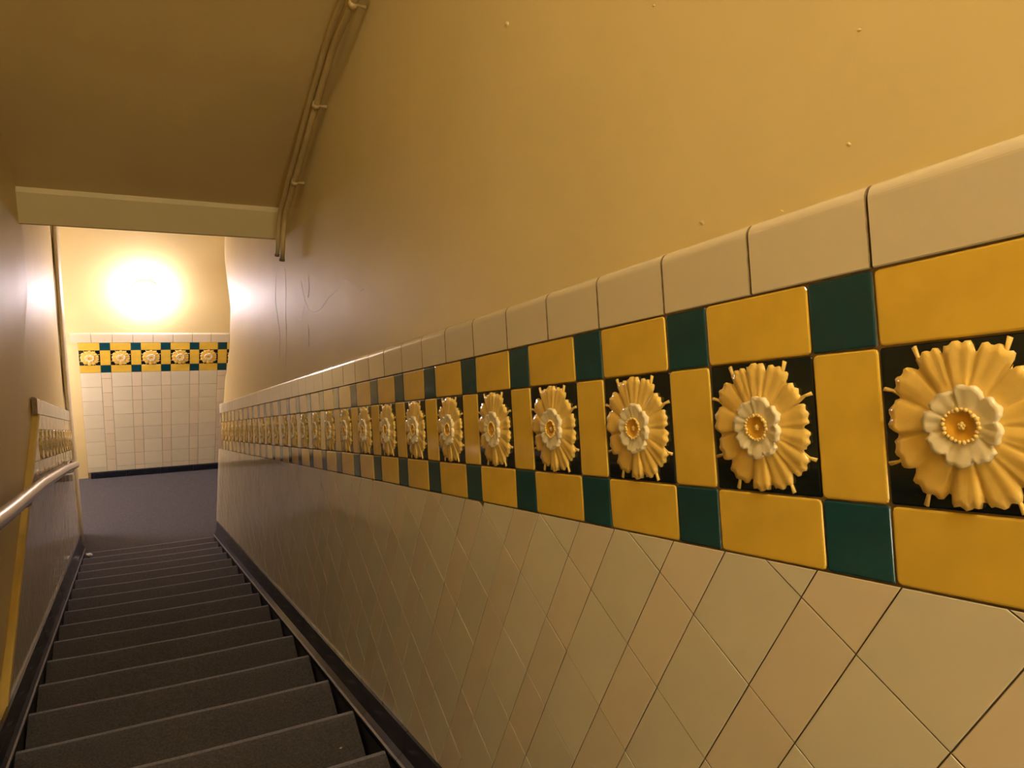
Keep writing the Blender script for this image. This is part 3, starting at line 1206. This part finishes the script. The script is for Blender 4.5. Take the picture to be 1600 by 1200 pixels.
wing_fill = empty('wall_lamp', (-2.2, 5.55, -3.15))  # added fill that brightens the landing tiles and floor
tag(wing_fill, 'unseen white fill dome added round the corner of the landing, hidden by the left stair wall', 'lamp')
rotw = Matrix.Rotation(math.pi / 2, 4, 'Y')
bm = bmesh.new()
lathe_bm(bm, [(0.0, 0.0), (0.195, 0.0), (0.195, 0.04), (0.0, 0.04)], 28)
obj('base', bm, 'lamp_base', wing_fill, rotw)
bm = bmesh.new()
lathe_bm(bm, [(0.20 * math.cos(q / 10 * math.pi / 2) if q < 10 else 0.0, 0.04 + 0.16 * math.sin(q / 10 * math.pi / 2)) for q in range(11)], 28)
obj('globe', bm, 'wing_fill_glow', wing_fill, rotw, smooth=True)

lamp2 = empty('ceiling_lamp', (-0.55, -0.15, CEIL_Z))
tag(lamp2, 'warm globe lamp on the ceiling above the head of the stairs', 'lamp')
bm = bmesh.new()
lathe_bm(bm, [(0.0, 0.0), (0.10, 0.0), (0.10, -0.03), (0.0, -0.03)], 28)
obj('base', bm, 'lamp_base', lamp2)
bm = bmesh.new()
prof = [(0.08, -0.025)]
for q in range(0, 11):
    a = -0.6 + q / 10 * (math.pi / 2 + 0.6)
    prof.append((0.13 * math.cos(a) if q < 10 else 0.0, -0.10 - 0.12 * math.sin(a)))
lathe_bm(bm, prof, 32)
obj('globe', bm, 'upper_glow', lamp2, smooth=True)

hall_fill = empty('wall_lamp', (-0.55, Y_NEAR, 1.25))  # added fill that brightens the sloping soffit
tag(hall_fill, 'unseen warm fill dome added on the wall behind the head of the stairs', 'lamp')
rotn = Matrix.Rotation(-math.pi / 2, 4, 'X')
bm = bmesh.new()
lathe_bm(bm, [(0.0, 0.0), (0.12, 0.0), (0.12, 0.04), (0.0, 0.04)], 28)
obj('base', bm, 'lamp_base', hall_fill, rotn)
bm = bmesh.new()
lathe_bm(bm, [(0.11 * math.cos(q / 10 * math.pi / 2) if q < 10 else 0.0, 0.04 + 0.11 * math.sin(q / 10 * math.pi / 2)) for q in range(11)], 28)
obj('globe', bm, 'hall_fill_glow', hall_fill, rotn, smooth=True)

# ------------------------------------------------------------------ small things on the carpet
def scrap(name, loc, r, label, seed):
    b = bmesh.new()
    bmesh.ops.create_icosphere(b, subdivisions=2, radius=r)
    rs = random.Random(seed)
    for v_ in b.verts:
        f_ = 1 + 0.55 * noise.noise(v_.co / r * 1.7 + Vector((seed, 0, 0)))
        v_.co = Vector((v_.co.x * f_ * 1.3, v_.co.y * f_ * 0.8, v_.co.z * f_ * 0.6))
    zmin = min(v_.co.z for v_ in b.verts)
    for v_ in b.verts:
        v_.co.z -= zmin
    o_ = obj(name, b, 'white_scrap')
    o_.location = loc
    return tag(o_, label, 'paper scrap' if 'paper' in name else 'lint')


zl = NOSE_Z0 - RISER * LAST
scrap('paper_scrap', (-1.005, 4.80, zl), 0.019, 'small crumpled white scrap at the left end of the lowest step', 3)
scrap('lint', (-0.13, NOSE_Y0 + GOING * 8 - 0.13, NOSE_Z0 - RISER * 8), 0.004, 'tiny pale fleck on a middle step by the dark skirting', 5)
scrap('lint', (-0.11, NOSE_Y0 + GOING * 1 - 0.12, NOSE_Z0 - RISER * 1), 0.003, 'tiny pale fleck on a near step by the dark skirting', 9)
